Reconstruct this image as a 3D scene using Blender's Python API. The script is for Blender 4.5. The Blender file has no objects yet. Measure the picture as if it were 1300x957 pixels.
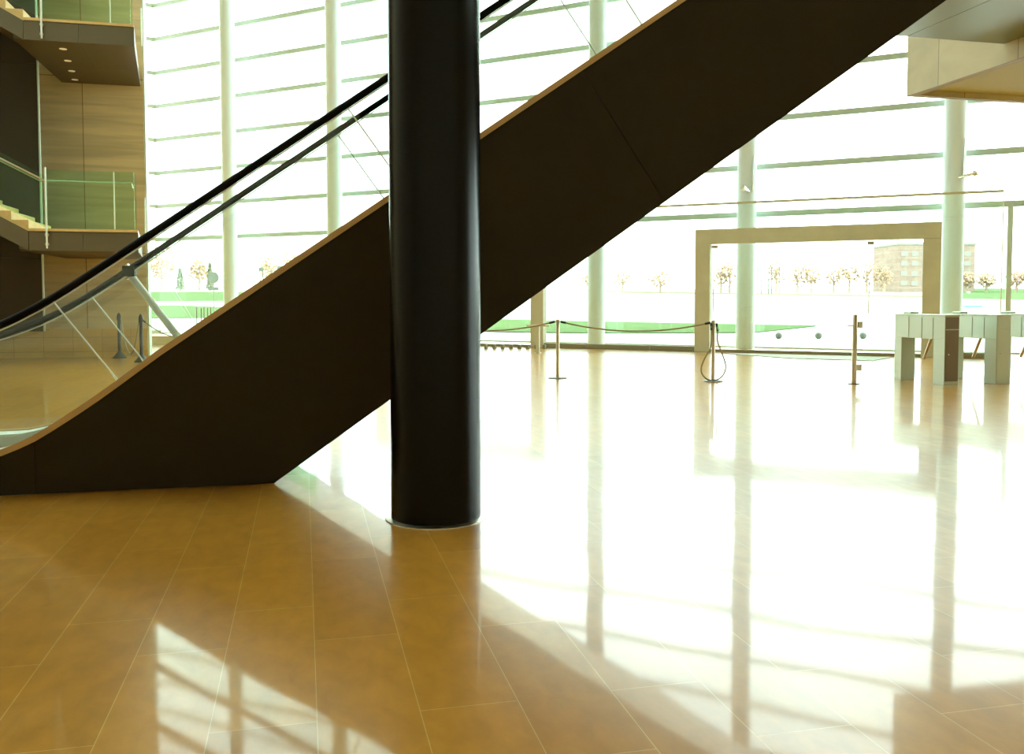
import bpy, bmesh, math, random
from mathutils import Vector, Matrix
random.seed(7)
C = bpy.context.scene.collection
PI = math.pi

# ------------------------------------------------------------------ survey frame
F = 1130.0; CX = 650.0; CY = 434.0; TH = math.atan(55 / F); H = 1.35
AL = math.radians(13.2); ca, sa = math.cos(AL), math.sin(AL)
BE = -math.atan(0.47); cb, sb = math.cos(BE), math.sin(BE)

def ray(x, y):
    a = (x - CX) / F; b = (CY - y) / F
    return (a, math.cos(TH) + b * math.sin(TH), -math.sin(TH) + b * math.cos(TH))
def onv(x, y, v):
    r = ray(x, y); s = v / (-r[0] * sa + r[1] * ca)
    return (r[0] * s * ca + r[1] * s * sa, H + r[2] * s)
def onz(x, y, z=0.0):
    r = ray(x, y); s = (z - H) / r[2]
    return (r[0] * s, r[1] * s)
def P(u, v, z=0.0): return (u * ca - v * sa, u * sa + v * ca, z)
def Q(s, w, z=0.0): return (s * cb - w * sb, s * sb + w * cb, z)
def sw(x, w):
    t = (x - CX) / F
    return w / (cb - t * sb) * (t * cb + sb)
BF = -math.atan(0.508); cf, sf = math.cos(BF), math.sin(BF)      # the outer facade runs at a slightly steeper angle
def G(s, w, z=0.0): return (s * cf - w * sf, s * sf + w * cf, z)
def sg_(x, w):
    t = (x - CX) / F
    return w / (cf - t * sf) * (t * cf + sf)

# ------------------------------------------------------------------ materials
def new_mat(name):
    m = bpy.data.materials.new(name); m.use_nodes = True
    nt = m.node_tree
    for n in list(nt.nodes): nt.nodes.remove(n)
    return m, nt
def nd(nt, t, **kw):
    n = nt.nodes.new(t)
    for k, v in kw.items(): setattr(n, k, v)
    return n
def principled(name, col, rough=0.5, metal=0.0, spec=0.5, coat=0.0, noise=0.0, nscale=(5, 5, 5), bump=0.0, emit=None):
    m, nt = new_mat(name)
    o = nd(nt, 'ShaderNodeOutputMaterial'); b = nd(nt, 'ShaderNodeBsdfPrincipled')
    nt.links.new(b.outputs[0], o.inputs[0])
    b.inputs['Base Color'].default_value = (*col, 1); b.inputs['Roughness'].default_value = rough
    b.inputs['Metallic'].default_value = metal; b.inputs['Specular IOR Level'].default_value = spec
    b.inputs['Coat Weight'].default_value = coat
    if emit:
        b.inputs['Emission Color'].default_value = (*emit[0], 1); b.inputs['Emission Strength'].default_value = emit[1]
    if noise > 0:
        tc = nd(nt, 'ShaderNodeTexCoord'); mp = nd(nt, 'ShaderNodeMapping'); mp.inputs['Scale'].default_value = nscale
        ns = nd(nt, 'ShaderNodeTexNoise'); ns.inputs['Scale'].default_value = 1.0; ns.inputs['Detail'].default_value = 5
        nt.links.new(tc.outputs['Object'], mp.inputs[0]); nt.links.new(mp.outputs[0], ns.inputs['Vector'])
        mr = nd(nt, 'ShaderNodeMapRange'); mr.inputs[1].default_value = 0.3; mr.inputs[2].default_value = 0.7
        mr.inputs[3].default_value = 1 - noise; mr.inputs[4].default_value = 1 + noise
        nt.links.new(ns.outputs[0], mr.inputs[0])
        mx = nd(nt, 'ShaderNodeMix', data_type='RGBA', blend_type='MULTIPLY'); mx.inputs[0].default_value = 1
        mx.inputs[6].default_value = (*col, 1); nt.links.new(mr.outputs[0], mx.inputs[7])
        nt.links.new(mx.outputs[2], b.inputs['Base Color'])
        if bump > 0:
            bp = nd(nt, 'ShaderNodeBump'); bp.inputs['Strength'].default_value = bump; bp.inputs['Distance'].default_value = 0.01
            nt.links.new(ns.outputs[0], bp.inputs['Height']); nt.links.new(bp.outputs[0], b.inputs['Normal'])
    return m

def thin_glass(name, tint):
    m, nt = new_mat(name)
    o = nd(nt, 'ShaderNodeOutputMaterial'); tr = nd(nt, 'ShaderNodeBsdfTransparent'); gl = nd(nt, 'ShaderNodeBsdfGlossy')
    tr.inputs[0].default_value = (*tint, 1); gl.inputs['Roughness'].default_value = 0.0
    gl.inputs[0].default_value = (.85, .95, .88, 1)
    lw = nd(nt, 'ShaderNodeLayerWeight'); lw.inputs[0].default_value = 0.5
    pw = nd(nt, 'ShaderNodeMath', operation='POWER'); pw.inputs[1].default_value = 5
    ma = nd(nt, 'ShaderNodeMath', operation='MULTIPLY_ADD'); ma.inputs[1].default_value = 0.95; ma.inputs[2].default_value = 0.035
    mx = nd(nt, 'ShaderNodeMixShader')
    nt.links.new(lw.outputs['Facing'], pw.inputs[0]); nt.links.new(pw.outputs[0], ma.inputs[0]); nt.links.new(ma.outputs[0], mx.inputs[0])
    nt.links.new(tr.outputs[0], mx.inputs[1]); nt.links.new(gl.outputs[0], mx.inputs[2]); nt.links.new(mx.outputs[0], o.inputs[0])
    return m

def floor_mat():
    m, nt = new_mat('polished limestone paving')
    o = nd(nt, 'ShaderNodeOutputMaterial'); b = nd(nt, 'ShaderNodeBsdfPrincipled'); nt.links.new(b.outputs[0], o.inputs[0])
    tc = nd(nt, 'ShaderNodeTexCoord'); mp = nd(nt, 'ShaderNodeMapping'); mp.inputs['Rotation'].default_value = (0, 0, -AL)
    nt.links.new(tc.outputs['Object'], mp.inputs[0])
    sp = nd(nt, 'ShaderNodeSeparateXYZ'); nt.links.new(mp.outputs[0], sp.inputs[0])
    ax = nd(nt, 'ShaderNodeMath', operation='ADD'); ax.inputs[1].default_value = 20.25
    ay = nd(nt, 'ShaderNodeMath', operation='ADD'); ay.inputs[1].default_value = 33.0 - 0.029
    nt.links.new(sp.outputs[1], ax.inputs[0]); nt.links.new(sp.outputs[0], ay.inputs[0])
    cv = nd(nt, 'ShaderNodeCombineXYZ'); nt.links.new(ax.outputs[0], cv.inputs[0]); nt.links.new(ay.outputs[0], cv.inputs[1])
    br = nd(nt, 'ShaderNodeTexBrick'); br.offset = 0.37; br.offset_frequency = 2; br.squash = 1
    br.inputs['Scale'].default_value = 1; br.inputs['Brick Width'].default_value = 1.1; br.inputs['Row Height'].default_value = 0.33
    br.inputs['Mortar Size'].default_value = 0.0017; br.inputs['Mortar Smooth'].default_value = 0.3; br.inputs['Bias'].default_value = 0
    br.inputs['Color1'].default_value = (*FL1, 1); br.inputs['Color2'].default_value = (*FL2, 1); br.inputs['Mortar'].default_value = (*FLM, 1)
    nt.links.new(cv.outputs[0], br.inputs['Vector'])
    # stone veining, longer across the planks
    mp2 = nd(nt, 'ShaderNodeMapping'); mp2.inputs['Scale'].default_value = (5, 9, 1); nt.links.new(cv.outputs[0], mp2.inputs[0])
    n1 = nd(nt, 'ShaderNodeTexNoise'); n1.inputs['Scale'].default_value = 1.2; n1.inputs['Detail'].default_value = 5; n1.inputs['Roughness'].default_value = .55
    n1.inputs['Distortion'].default_value = 0.3
    nt.links.new(mp2.outputs[0], n1.inputs['Vector'])
    mr = nd(nt, 'ShaderNodeMapRange'); mr.inputs[1].default_value = .3; mr.inputs[2].default_value = .7; mr.inputs[3].default_value = .86; mr.inputs[4].default_value = 1.10
    nt.links.new(n1.outputs[0], mr.inputs[0])
    mx = nd(nt, 'ShaderNodeMix', data_type='RGBA', blend_type='MULTIPLY'); mx.inputs[0].default_value = 1
    nt.links.new(br.outputs[0], mx.inputs[6]); nt.links.new(mr.outputs[0], mx.inputs[7]); nt.links.new(mx.outputs[2], b.inputs['Base Color'])
    b.inputs['Roughness'].default_value = FROUGH
    b.inputs['IOR'].default_value = 1.28; b.inputs['Coat Weight'].default_value = .72; b.inputs['Coat Roughness'].default_value = .05; b.inputs['Coat IOR'].default_value = 1.4; b.inputs['Coat Tint'].default_value = (1, 1, 1, 1); b.inputs['Specular Tint'].default_value = (.80, .98, 1, 1)
    # very slight unevenness, each plank a little different
    n2 = nd(nt, 'ShaderNodeTexNoise'); n2.inputs['Scale'].default_value = 1.3; n2.inputs['Detail'].default_value = 0.5
    nt.links.new(tc.outputs['Object'], n2.inputs['Vector'])
    bp = nd(nt, 'ShaderNodeBump'); bp.inputs['Strength'].default_value = 1.0; bp.inputs['Distance'].default_value = 0.0024
    nt.links.new(n2.outputs[0], bp.inputs['Height'])
    bp2 = nd(nt, 'ShaderNodeBump'); bp2.inputs['Strength'].default_value = 0.3; bp2.inputs['Distance'].default_value = 0.002; bp2.invert = True
    nt.links.new(br.outputs['Fac'], bp2.inputs['Height']); nt.links.new(bp.outputs[0], bp2.inputs['Normal'])
    nt.links.new(bp.outputs[0], b.inputs['Normal']); nt.links.new(bp.outputs[0], b.inputs['Coat Normal'])
    return m

def panel_mat(name, col, dark, bw, bh, zo=20.0, gap=0.006, grain=(0.5, 0.5, 9), amt=.28, rough=.5, off=0.0, spec=.4):
    """stone or timber panels with a fine horizontal grain; coordinates turned to the wall"""
    m, nt = new_mat(name)
    o = nd(nt, 'ShaderNodeOutputMaterial'); b = nd(nt, 'ShaderNodeBsdfPrincipled'); nt.links.new(b.outputs[0], o.inputs[0])
    tc = nd(nt, 'ShaderNodeTexCoord'); sp = nd(nt, 'ShaderNodeSeparateXYZ'); nt.links.new(tc.outputs['Object'], sp.inputs[0])
    su = nd(nt, 'ShaderNodeMath', operation='ADD'); nt.links.new(sp.outputs[0], su.inputs[0]); nt.links.new(sp.outputs[1], su.inputs[1])
    cv = nd(nt, 'ShaderNodeCombineXYZ'); nt.links.new(su.outputs[0], cv.inputs[0]); nt.links.new(sp.outputs[2], cv.inputs[1])
    ad = nd(nt, 'ShaderNodeVectorMath', operation='ADD'); ad.inputs[1].default_value = (50 + off, zo, 0); nt.links.new(cv.outputs[0], ad.inputs[0])
    br = nd(nt, 'ShaderNodeTexBrick'); br.offset = 0.0
    br.inputs['Scale'].default_value = 1; br.inputs['Brick Width'].default_value = bw; br.inputs['Row Height'].default_value = bh
    br.inputs['Mortar Size'].default_value = gap; br.inputs['Bias'].default_value = 0
    br.inputs['Color1'].default_value = (*col, 1); br.inputs['Color2'].default_value = (*[c * .88 for c in col], 1); br.inputs['Mortar'].default_value = (*dark, 1)
    nt.links.new(ad.outputs[0], br.inputs['Vector'])
    mp = nd(nt, 'ShaderNodeMapping'); mp.inputs['Scale'].default_value = grain; nt.links.new(tc.outputs['Object'], mp.inputs[0])
    n = nd(nt, 'ShaderNodeTexNoise'); n.inputs['Scale'].default_value = 1.0; n.inputs['Detail'].default_value = 6; n.inputs['Distortion'].default_value = .6
    nt.links.new(mp.outputs[0], n.inputs['Vector'])
    mr = nd(nt, 'ShaderNodeMapRange'); mr.inputs[1].default_value = .3; mr.inputs[2].default_value = .7; mr.inputs[3].default_value = 1 - amt; mr.inputs[4].default_value = 1 + amt * .6
    nt.links.new(n.outputs[0], mr.inputs[0])
    mx = nd(nt, 'ShaderNodeMix', data_type='RGBA', blend_type='MULTIPLY'); mx.inputs[0].default_value = 1
    nt.links.new(br.outputs[0], mx.inputs[6]); nt.links.new(mr.outputs[0], mx.inputs[7]); nt.links.new(mx.outputs[2], b.inputs['Base Color'])
    b.inputs['Roughness'].default_value = rough; b.inputs['Specular IOR Level'].default_value = spec
    return m

FL1 = (.54, .262, .036); FL2 = (.45, .212, .026); FLM = (.64, .45, .17); FROUGH = .28
M = {}
M['floor'] = floor_mat()
M['wood'] = panel_mat('grained wall panels', (.85, .71, .42), (.44, .26, .13), 2.2, 4.0, zo=17.6, gap=.010, off=-.3, grain=(.45, .45, 7), amt=.2)
M['stone_base'] = panel_mat('honey stone plinth', (.82, .54, .15), (.5, .34, .12), .62, .33, gap=.006, grain=(1, 1, 2), amt=.15, rough=.35)
M['block'] = panel_mat('beige stone fascia', (.68, .62, .40), (.34, .28, .18), 1.27, 4.0, gap=.006, grain=(1.5, 1.5, 2.5), amt=.12, off=-.52)
M['recess'] = principled('grey beige recess board', (.50, .53, .40), .6)
M['tread'] = principled('pale stone tread', (.70, .50, .20), .4, noise=.1)
M['bronze'] = principled('dark brown escalator cladding', (.022, .014, .001), .55, spec=.22, noise=.12, nscale=(1.2, 1.2, 1.2))
M['fascia'] = principled('brown painted fascia', (.13, .11, .06), .5, spec=.4)
M['soffit'] = principled('brown soffit panel', (.085, .06, .022), .45, spec=.5)
M['soffit_r'] = principled('grey green soffit panel', (.17, .22, .15), .28, spec=.6)
M['darkwall'] = principled('near black cladding', (.035, .026, .014), .5, spec=.3)
M['trim'] = principled('tan edge trim', (.55, .36, .15), .45)
M['black'] = principled('gloss black column paint', (.003, .0022, .001), .24, spec=.16)
M['rubber'] = principled('black rubber handrail', (.006, .0045, .003), .6, spec=.1)
M['rubber_post'] = principled('black post paint', (.014, .014, .010), .45, spec=.3)
M['white'] = principled('white painted steel', (.69, .80, .84), .45)
M['transom'] = principled('grey painted transom', (.52, .62, .53), .5)
M['portal'] = principled('bronze toned portal', (.56, .56, .40), .45, noise=.06, nscale=(3, 3, 3))
M['steel'] = principled('brushed steel', (.62, .58, .46), .32, metal=1.0)
M['cab'] = principled('satin steel cabinet', (.52, .58, .48), .38, metal=.6)
M['brass'] = principled('brushed bronze steel', (.58, .48, .33), .3, metal=.9)
M['chrome'] = principled('chrome', (.85, .86, .84), .08, metal=1.0)
M['under'] = principled('pale satin underside', (.78, .76, .66), .3, metal=.6)
M['skirt'] = principled('pale skirt panel', (.90, .93, .86), .4)
M['plate'] = principled('dark olive plate', (.10, .095, .05), .5)
M['sill'] = principled('olive floor rail', (.26, .25, .15), .5)
M['cab_dark'] = principled('darkened steel end panel', (.20, .16, .11), .4, metal=.3)  # cabinet steel darkened in colour for the dark hall it reflects
M['seam'] = principled('panel seam', (.30, .30, .22), .6)  # flat tone of the cabinet panel seams
M['strutw'] = principled('strut with painted sky reflection', (.97, .98, .97), .5)  # white in the colour stands in for sky mirrored by the strut
M['step'] = principled('grey step metal', (.045, .04, .015), .5)
M['rope'] = principled('khaki rope', (.30, .27, .14), .8)
M['glass'] = thin_glass('facade glass', (.98, 1.0, .985))
M['screen'] = thin_glass('screen glass', (.95, .985, .965))
M['balu'] = thin_glass('green balustrade glass', (.78, .93, .80))
M['escglass'] = thin_glass('clear balustrade glass', (.965, .985, .965))
M['edge'] = principled('polished glass edge', (.85, .92, .84), .3, spec=.8)
M['ceil'] = principled('off white ceiling', (.76, .75, .69), .7)
M['inner'] = principled('beige interior wall', (.74, .69, .55), .7, noise=.05)
M['plaza'] = principled('pale concrete paving', (.55, .54, .50), .8, spec=0, noise=.06, nscale=(.3, .3, .3))
M['grass'] = principled('lawn', (.10, .148, .066), .9, spec=0, noise=.12, nscale=(.9, .9, .9))
M['verge'] = principled('dry verge', (.19, .165, .115), .9, spec=0, noise=.2, nscale=(.3, .3, .3))
M['concrete'] = principled('grey concrete', (.13, .135, .11), .7)
M['leaf_o'] = principled('pale orange leaves', (.42, .28, .18), .9)  # foliage and trunk colours raised to stand in for distance haze
M['leaf_g'] = principled('pale green leaves', (.18, .19, .12), .9)
M['trunk'] = principled('pale trunk', (.34, .25, .18), .9)
M['brick'] = panel_mat('red brick wall', (.30, .205, .165), (.28, .25, .21), 1.6, .9, gap=.06, amt=.08, grain=(1, 1, 1), rough=.9, spec=0)
M['pane'] = principled('pale window pane', (.27, .25, .22), .5, spec=0)
M['pole'] = principled('grey pole', (.14, .13, .11), .5)
M['sign'] = principled('grey green sign back', (.10, .11, .085), .6)  # base colour lightened in place of outdoor haze
M['stake'] = principled('brown stake', (.13, .09, .05), .7)
M['lamp'] = principled('lit downlight lens', (.9, .8, .55), .5, emit=((1, .85, .55), .25))
M['teal'] = principled('teal plastic', (.18, .34, .34), .5)
M['mat'] = principled('pale entrance mat', (.42, .43, .34), .8)

# ------------------------------------------------------------------ mesh builder
class MB:
    def __init__(s, off=(0, 0, 0)):
        s.v = []; s.f = []; s.off = Vector(off); s.smooth = False
    def add(s, vs, fs):
        n = len(s.v); s.v += [Vector(v) - s.off for v in vs]; s.f += [tuple(i + n for i in f) for f in fs]; return s
    def box(s, a, b):
        x0, x1 = sorted((a[0], b[0])); y0, y1 = sorted((a[1], b[1])); z0, z1 = sorted((a[2], b[2]))
        return s.add([(x0, y0, z0), (x1, y0, z0), (x1, y1, z0), (x0, y1, z0), (x0, y0, z1), (x1, y0, z1), (x1, y1, z1), (x0, y1, z1)],
                     [(0, 3, 2, 1), (4, 5, 6, 7), (0, 1, 5, 4), (1, 2, 6, 5), (2, 3, 7, 6), (3, 0, 4, 7)])
    def prism(s, pts, d):
        """polygon of 3-D points pushed by vector d"""
        n = len(pts); d = Vector(d); p = [Vector(q) for q in pts]
        return s.add(p + [q + d for q in p], [tuple(range(n))[::-1], tuple(range(n, 2 * n))] + [(i, (i + 1) % n, n + (i + 1) % n, n + i) for i in range(n)])
    def strip(s, pts, w, t, axis=(0, 1, 0)):
        """profile path in the x-z plane, band of width w along axis and thickness t below it"""
        p = [Vector(q) for q in pts]; ax = Vector(axis); rows = []
        for i, q in enumerate(p):
            a = p[max(i - 1, 0)]; c = p[min(i + 1, len(p) - 1)]; tn = (c - a).normalized(); nn = ax.cross(tn).normalized()
            if nn.z > 0 or (abs(nn.z) < 1e-6 and False): nn = -nn
            rows.append([q, q + ax * w, q + ax * w + nn * t, q + nn * t])
        vs = [r for row in rows for r in row]; fs = [(0, 1, 2, 3)]
        for i in range(len(p) - 1):
            for k in range(4): fs.append((i * 4 + k, i * 4 + (k + 1) % 4, i * 4 + 4 + (k + 1) % 4, i * 4 + 4 + k))
        m = len(vs); fs.append((m - 1, m - 2, m - 3, m - 4))
        return s.add(vs, fs)
    def tube(s, pts, r, n=10, sy=1.0, closed=False):
        p = [Vector(q) for q in pts]; vs = []; up = Vector((0, 0, 1)); prev = None; L = len(p)
        for i, q in enumerate(p):
            if closed: a, c = p[i - 1], p[(i + 1) % L]
            else: a, c = p[max(i - 1, 0)], p[min(i + 1, L - 1)]
            t = (c - a).normalized()
            if prev is None:
                e = t.cross(up if abs(t.z) < .9 else Vector((1, 0, 0))).normalized()
            else:
                e = (prev - t * prev.dot(t)).normalized()
            prev = e; g = t.cross(e)
            rr = r[i] if isinstance(r, (list, tuple)) else r
            for k in range(n):
                an = 2 * PI * k / n; vs.append(q + e * math.cos(an) * rr + g * math.sin(an) * rr * sy)
        fs = []
        for i in range(L if closed else L - 1):
            j = (i + 1) % L
            for k in range(n): fs.append((i * n + k, i * n + (k + 1) % n, j * n + (k + 1) % n, j * n + k))
        if not closed: fs += [tuple(range(n))[::-1], tuple(range((L - 1) * n, L * n))]
        s.smooth = True
        return s.add(vs, fs)
    def lathe(s, prof, c=(0, 0, 0), n=40):
        c = Vector(c); vs = []; fs = []; m = len(prof)
        for r, z in prof:
            for k in range(n):
                a = 2 * PI * k / n; vs.append(c + Vector((r * math.cos(a), r * math.sin(a), z)))
        for i in range(m - 1):
            for k in range(n): fs.append((i * n + k, i * n + (k + 1) % n, (i + 1) * n + (k + 1) % n, (i + 1) * n + k))
        fs += [tuple(range(n))[::-1], tuple(range((m - 1) * n, m * n))]
        s.smooth = True
        return s.add(vs, fs)
    def build(s, name, mat, parent=None, bevel=0, loc=None, rotz=0, label=None):
        me = bpy.data.meshes.new(name); me.from_pydata([tuple(v) for v in s.v], [], s.f)
        bm = bmesh.new(); bm.from_mesh(me); bmesh.ops.recalc_face_normals(bm, faces=bm.faces)
        if s.smooth:
            for f in bm.faces: f.smooth = True
            for e in bm.edges:
                if len(e.link_faces) == 2 and e.calc_face_angle(0) > .6: e.smooth = False
        bm.to_mesh(me); bm.free(); me.materials.append(mat)
        o = bpy.data.objects.new(name, me); C.objects.link(o)
        if parent: o.parent = parent
        if loc: o.location = loc
        o.rotation_euler.z = rotz
        if bevel:
            b = o.modifiers.new('bevel', 'BEVEL'); b.width = bevel; b.segments = 2; b.limit_method = 'ANGLE'
        if label: o['label'] = label
        return o

def tag(o, label=None, cat=None, group=None, kind=None):
    if label: o['label'] = label
    if cat: o['category'] = cat
    if group: o['group'] = group
    if kind: o['kind'] = kind
    return o
def empty(name, loc, rotz=0, label=None, cat=None, group=None, kind=None):
    o = bpy.data.objects.new(name, None); C.objects.link(o); o.location = loc; o.rotation_euler.z = rotz
    o.empty_display_size = .2
    return tag(o, label, cat, group, kind)
def struct(o): o['kind'] = 'structure'; return o
def copy_tree(o, parent=None):
    c = o.copy(); C.objects.link(c); c.parent = parent
    for ch in list(o.children): copy_tree(ch, c)
    return c

# ------------------------------------------------------------------ shell
W_SCR = 25.04 * cb; W_COL = 27.0 * cb; W_FAC = 28.0 * cf
ROOF = 17.0
S0 = sg_(204, W_FAC); S1 = 25.0
KX, KY, _ = G(S0, W_FAC); RX, RY, _ = G(S1, W_FAC)
RET = Vector((-1.53, -1.0, 0)).normalized(); RE = Vector((KX, KY, 0)) + RET * 3.2
plan = [(RE.x, RE.y), (KX, KY), (RX, RY), (RX + 3, -14), (-24, -14), P(-22, 22.3)[:2]]
m = MB(); m.prism([(x, y, -.12) for x, y in plan], (0, 0, .12)); struct(m.build('floor', M['floor']))
ADDED_ROOFLIGHTS = [(-20, -6, 9, 21)]  # added rooflight, cut in the unseen ceiling to brighten the interior
bm = bmesh.new(); bm.faces.new([bm.verts.new((x * ca + y * sa, -x * sa + y * ca, ROOF)) for x, y in plan])
for co_, no_ in [((u, 0, 0), (1, 0, 0)) for R_ in ADDED_ROOFLIGHTS for u in R_[:2]] + [((0, v, 0), (0, 1, 0)) for v in (9, 21)]:
    bmesh.ops.bisect_plane(bm, geom=bm.verts[:] + bm.edges[:] + bm.faces[:], plane_co=co_, plane_no=no_)
kill = [f for f in bm.faces if any(r[0] < f.calc_center_median().x < r[1] and r[2] < f.calc_center_median().y < r[3] for r in ADDED_ROOFLIGHTS)]
bmesh.ops.delete(bm, geom=kill, context='FACES')
if bm.faces[:][0].normal.z == 0: bm.normal_update()
me = bpy.data.meshes.new('ceiling'); bm.to_mesh(me); bm.free(); me.materials.append(M['ceil'])
ce = bpy.data.objects.new('ceiling', me); C.objects.link(ce); ce.rotation_euler.z = AL; struct(ce)
for i, r in enumerate(ADDED_ROOFLIGHTS):
    wn = struct(empty('window_%d' % (i + 3), P(r[0], r[2], ROOF), AL))  # glazing of the added rooflight, there only for fill light
    MB().box((0, 0, .06), (r[1] - r[0], r[3] - r[2], .09)).build('pane', M['glass'], wn)
    for k in range(7): MB().box((-.05, k * 2 - .06, -.05), (r[1] - r[0] + .05, k * 2 + .06, .14)).build('glazing_bar', M['transom'], wn)
def wall(name, a, b, mat, z0=0, z1=ROOF, th=.25, out=1):
    a = Vector((*a, 0)); b = Vector((*b, 0)); d = (b - a).normalized(); n = Vector((d.y, -d.x, 0)) * th * out
    m = MB(); m.prism([a + Vector((0, 0, z0)), b + Vector((0, 0, z0)), b + n + Vector((0, 0, z0)), a + n + Vector((0, 0, z0))], (0, 0, z1 - z0))
    return struct(m.build(name, mat))
wall('wall_right', (RX + 3, -14), (RX, RY), M['inner'])
wall('wall_back', (-24, -14), (RX + 3, -14), M['inner'])
wall('wall_left', P(-22, 22.3)[:2], (-24, -14), M['inner'])
wall('wall_far_left', (RE.x, RE.y), P(-22, 22.75)[:2], M['inner'])
# timber wall with its stone plinth (turned frame u, v)
VW = 22.25; UW = -3.55
o = struct(MB(off=(UW, VW, 0)).box((-21.9, VW, .66), (UW, VW + .4, ROOF)).build('wall_left_timber', M['wood'], loc=P(UW, VW), rotz=AL))
o = struct(MB(off=(UW, VW, 0)).box((-21.9, VW - .03, 0), (UW, VW + .4, .66)).build('trim_1', M['stone_base'], loc=P(UW, VW), rotz=AL))
o = struct(MB(off=(UW, VW, 0)).box((UW + .002, VW + .02, 0), (UW + .03, VW + .38, ROOF)).build('trim_2', M['transom'], loc=P(UW, VW), rotz=AL))

# ------------------------------------------------------------------ facade window_1
win = struct(empty('window_1', G(S0, W_FAC), BF))
Ls = S1 - S0
g = MB().box((0, -.01, 0), (Ls, .01, ROOF)).build('pane', M['glass'], win)
zt = [3.66 + 1.28 * k for k in range(11)]
for z in zt:
    mb = MB().box((0, -.16, z - .065), (Ls, -.02, z + .065)); mb.box((0, -.19, z - .09), (Ls, -.12, z - .065))
    mb.build('transom', M['transom'], win, bevel=.01)
sm = sg_(1279, W_FAC) - S0
for q in (sm, sm + 3.2, sm + 6.4):
    MB().box((q - .06, -.18, 0), (q + .06, -.02, 3.66)).build('mullion', M['transom'], win, bevel=.008)
MB().box((0, -.10, 0), (Ls, .03, .03)).build('sill', M['transom'], win)
win2 = struct(empty('window_2', (RE.x, RE.y, 0), math.atan2(-RET.y, -RET.x)))
MB().box((0, -.01, 0), (3.2, .01, ROOF)).build('pane', M['glass'], win2)
for z in zt: MB().box((0, -.16, z - .065), (3.17, -.02, z + .065)).build('transom', M['transom'], win2, bevel=.01)
MB().box((0, -.12, 0), (3.2, .05, .12)).build('sill', M['transom'], win2)

# white columns standing just inside the facade
names = ['white round column at the left, beside the timber wall', 'second white round column from the left, behind the black handrails',
         'white round column just right of the black column, behind the brown escalator', 'white round column seen through the left part of the tan portal frame',
         'rightmost white round column, behind the turnstiles']
first = None
ts = [(293.5 - CX) / F, (426 - CX) / F, (757 - CX) / F, (946 - CX) / F, (1207 - CX) / F]
for i, t in enumerate(ts + [(578 - CX) / F]):
    Y = 27.0 / (1 + .47 * t); X = t * Y
    lab = names[i] if i < 5 else 'white round column hidden behind the black column' if i == 5 else 'white round column beyond the right edge of the picture'
    if first is None:
        first = empty('round_column', (X, Y, 0), 0, lab, 'column')
        MB().lathe([(.25, .02), (.25, ROOF)], n=40).build('shaft', M['white'], first)
        MB().lathe([(.27, 0), (.27, .02)], n=40).build('base_ring', M['steel'], first)
        o = first
    else:
        o = copy_tree(first); o.location = (X, Y, 0); o['label'] = lab
    if i in (3, 4):     # small spotlight on a bracket
        z = 4.18 if i == 3 else 4.27
        sl = empty('spotlight', (X, Y, z), 0, 'small steel spotlight arm on the white column behind the left of the portal' if i == 3 else
                   'small steel spotlight arm on the rightmost white column', 'spotlight')
        k = 1 if i == 3 else -1
        MB().tube([(0, -.24, 0), (-.10 * k, -.42, .03), (-.20 * k, -.52, .05)], .035).build('arm', M['chrome'], sl)
        MB().tube([(-.20 * k, -.52, .05), (-.27 * k, -.58, .08)], .07, n=16).build('head', M['steel'], sl)
        MB().tube([(.09, -.235, -.02), (.09, -.27, .6), (.12, -.24, .95)], .012, n=6).build('cable', M['steel'], sl)

V0 = 6.65
# ------------------------------------------------------------------ glass screen and portals
scr = empty('glass_screen', Q(0, W_SCR), BE, 'frameless glass screen with a thin steel top rail between the columns and the lobby', 'glass screen')
sA = sw(480, W_SCR); sB = sw(1270, W_SCR)
p1a, p1b = sw(883, W_SCR), sw(1193, W_SCR)
p2a, p2b = sw(478, W_SCR), sw(691.5, W_SCR)
def pane(a, b, z0, z1): MB().box((a, -.006, z0), (b, .006, z1)).build('glass_panel', M['screen'], scr)
edges = [p2b + .01, (p2b + p1a) / 2, p1a - .01]
pane(edges[0], edges[1] - .004, .12, 3.71); pane(edges[1] + .004, edges[2], .12, 3.71)
pane(p2a, p2b, 3.12, 3.71); pane(p1a, (p1a + p1b) / 2 - .004, 3.12, 3.71); pane((p1a + p1b) / 2 + .004, p1b, 3.12, 3.71)
pane(p1b + .01, sB, .12, 3.71)
MB().box((sA, -.035, 3.71), (sB, .035, 3.765)).build('top_rail', M['portal'], scr, bevel=.005)
MB().box((sB - .012, -.012, .12), (sB + .012, .012, 3.71)).build('end_rail', M['edge'], scr)
sl = (p2b + p1a) / 2
for a, b in ((p2b, sl - .9), (sl - .88, sl + .9), (sl + .92, p1a), (p1b, sB)):
    MB().box((a, -.05, 0), (b, .05, .125)).build('sill', M['sill'], scr, bevel=.006)

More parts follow.
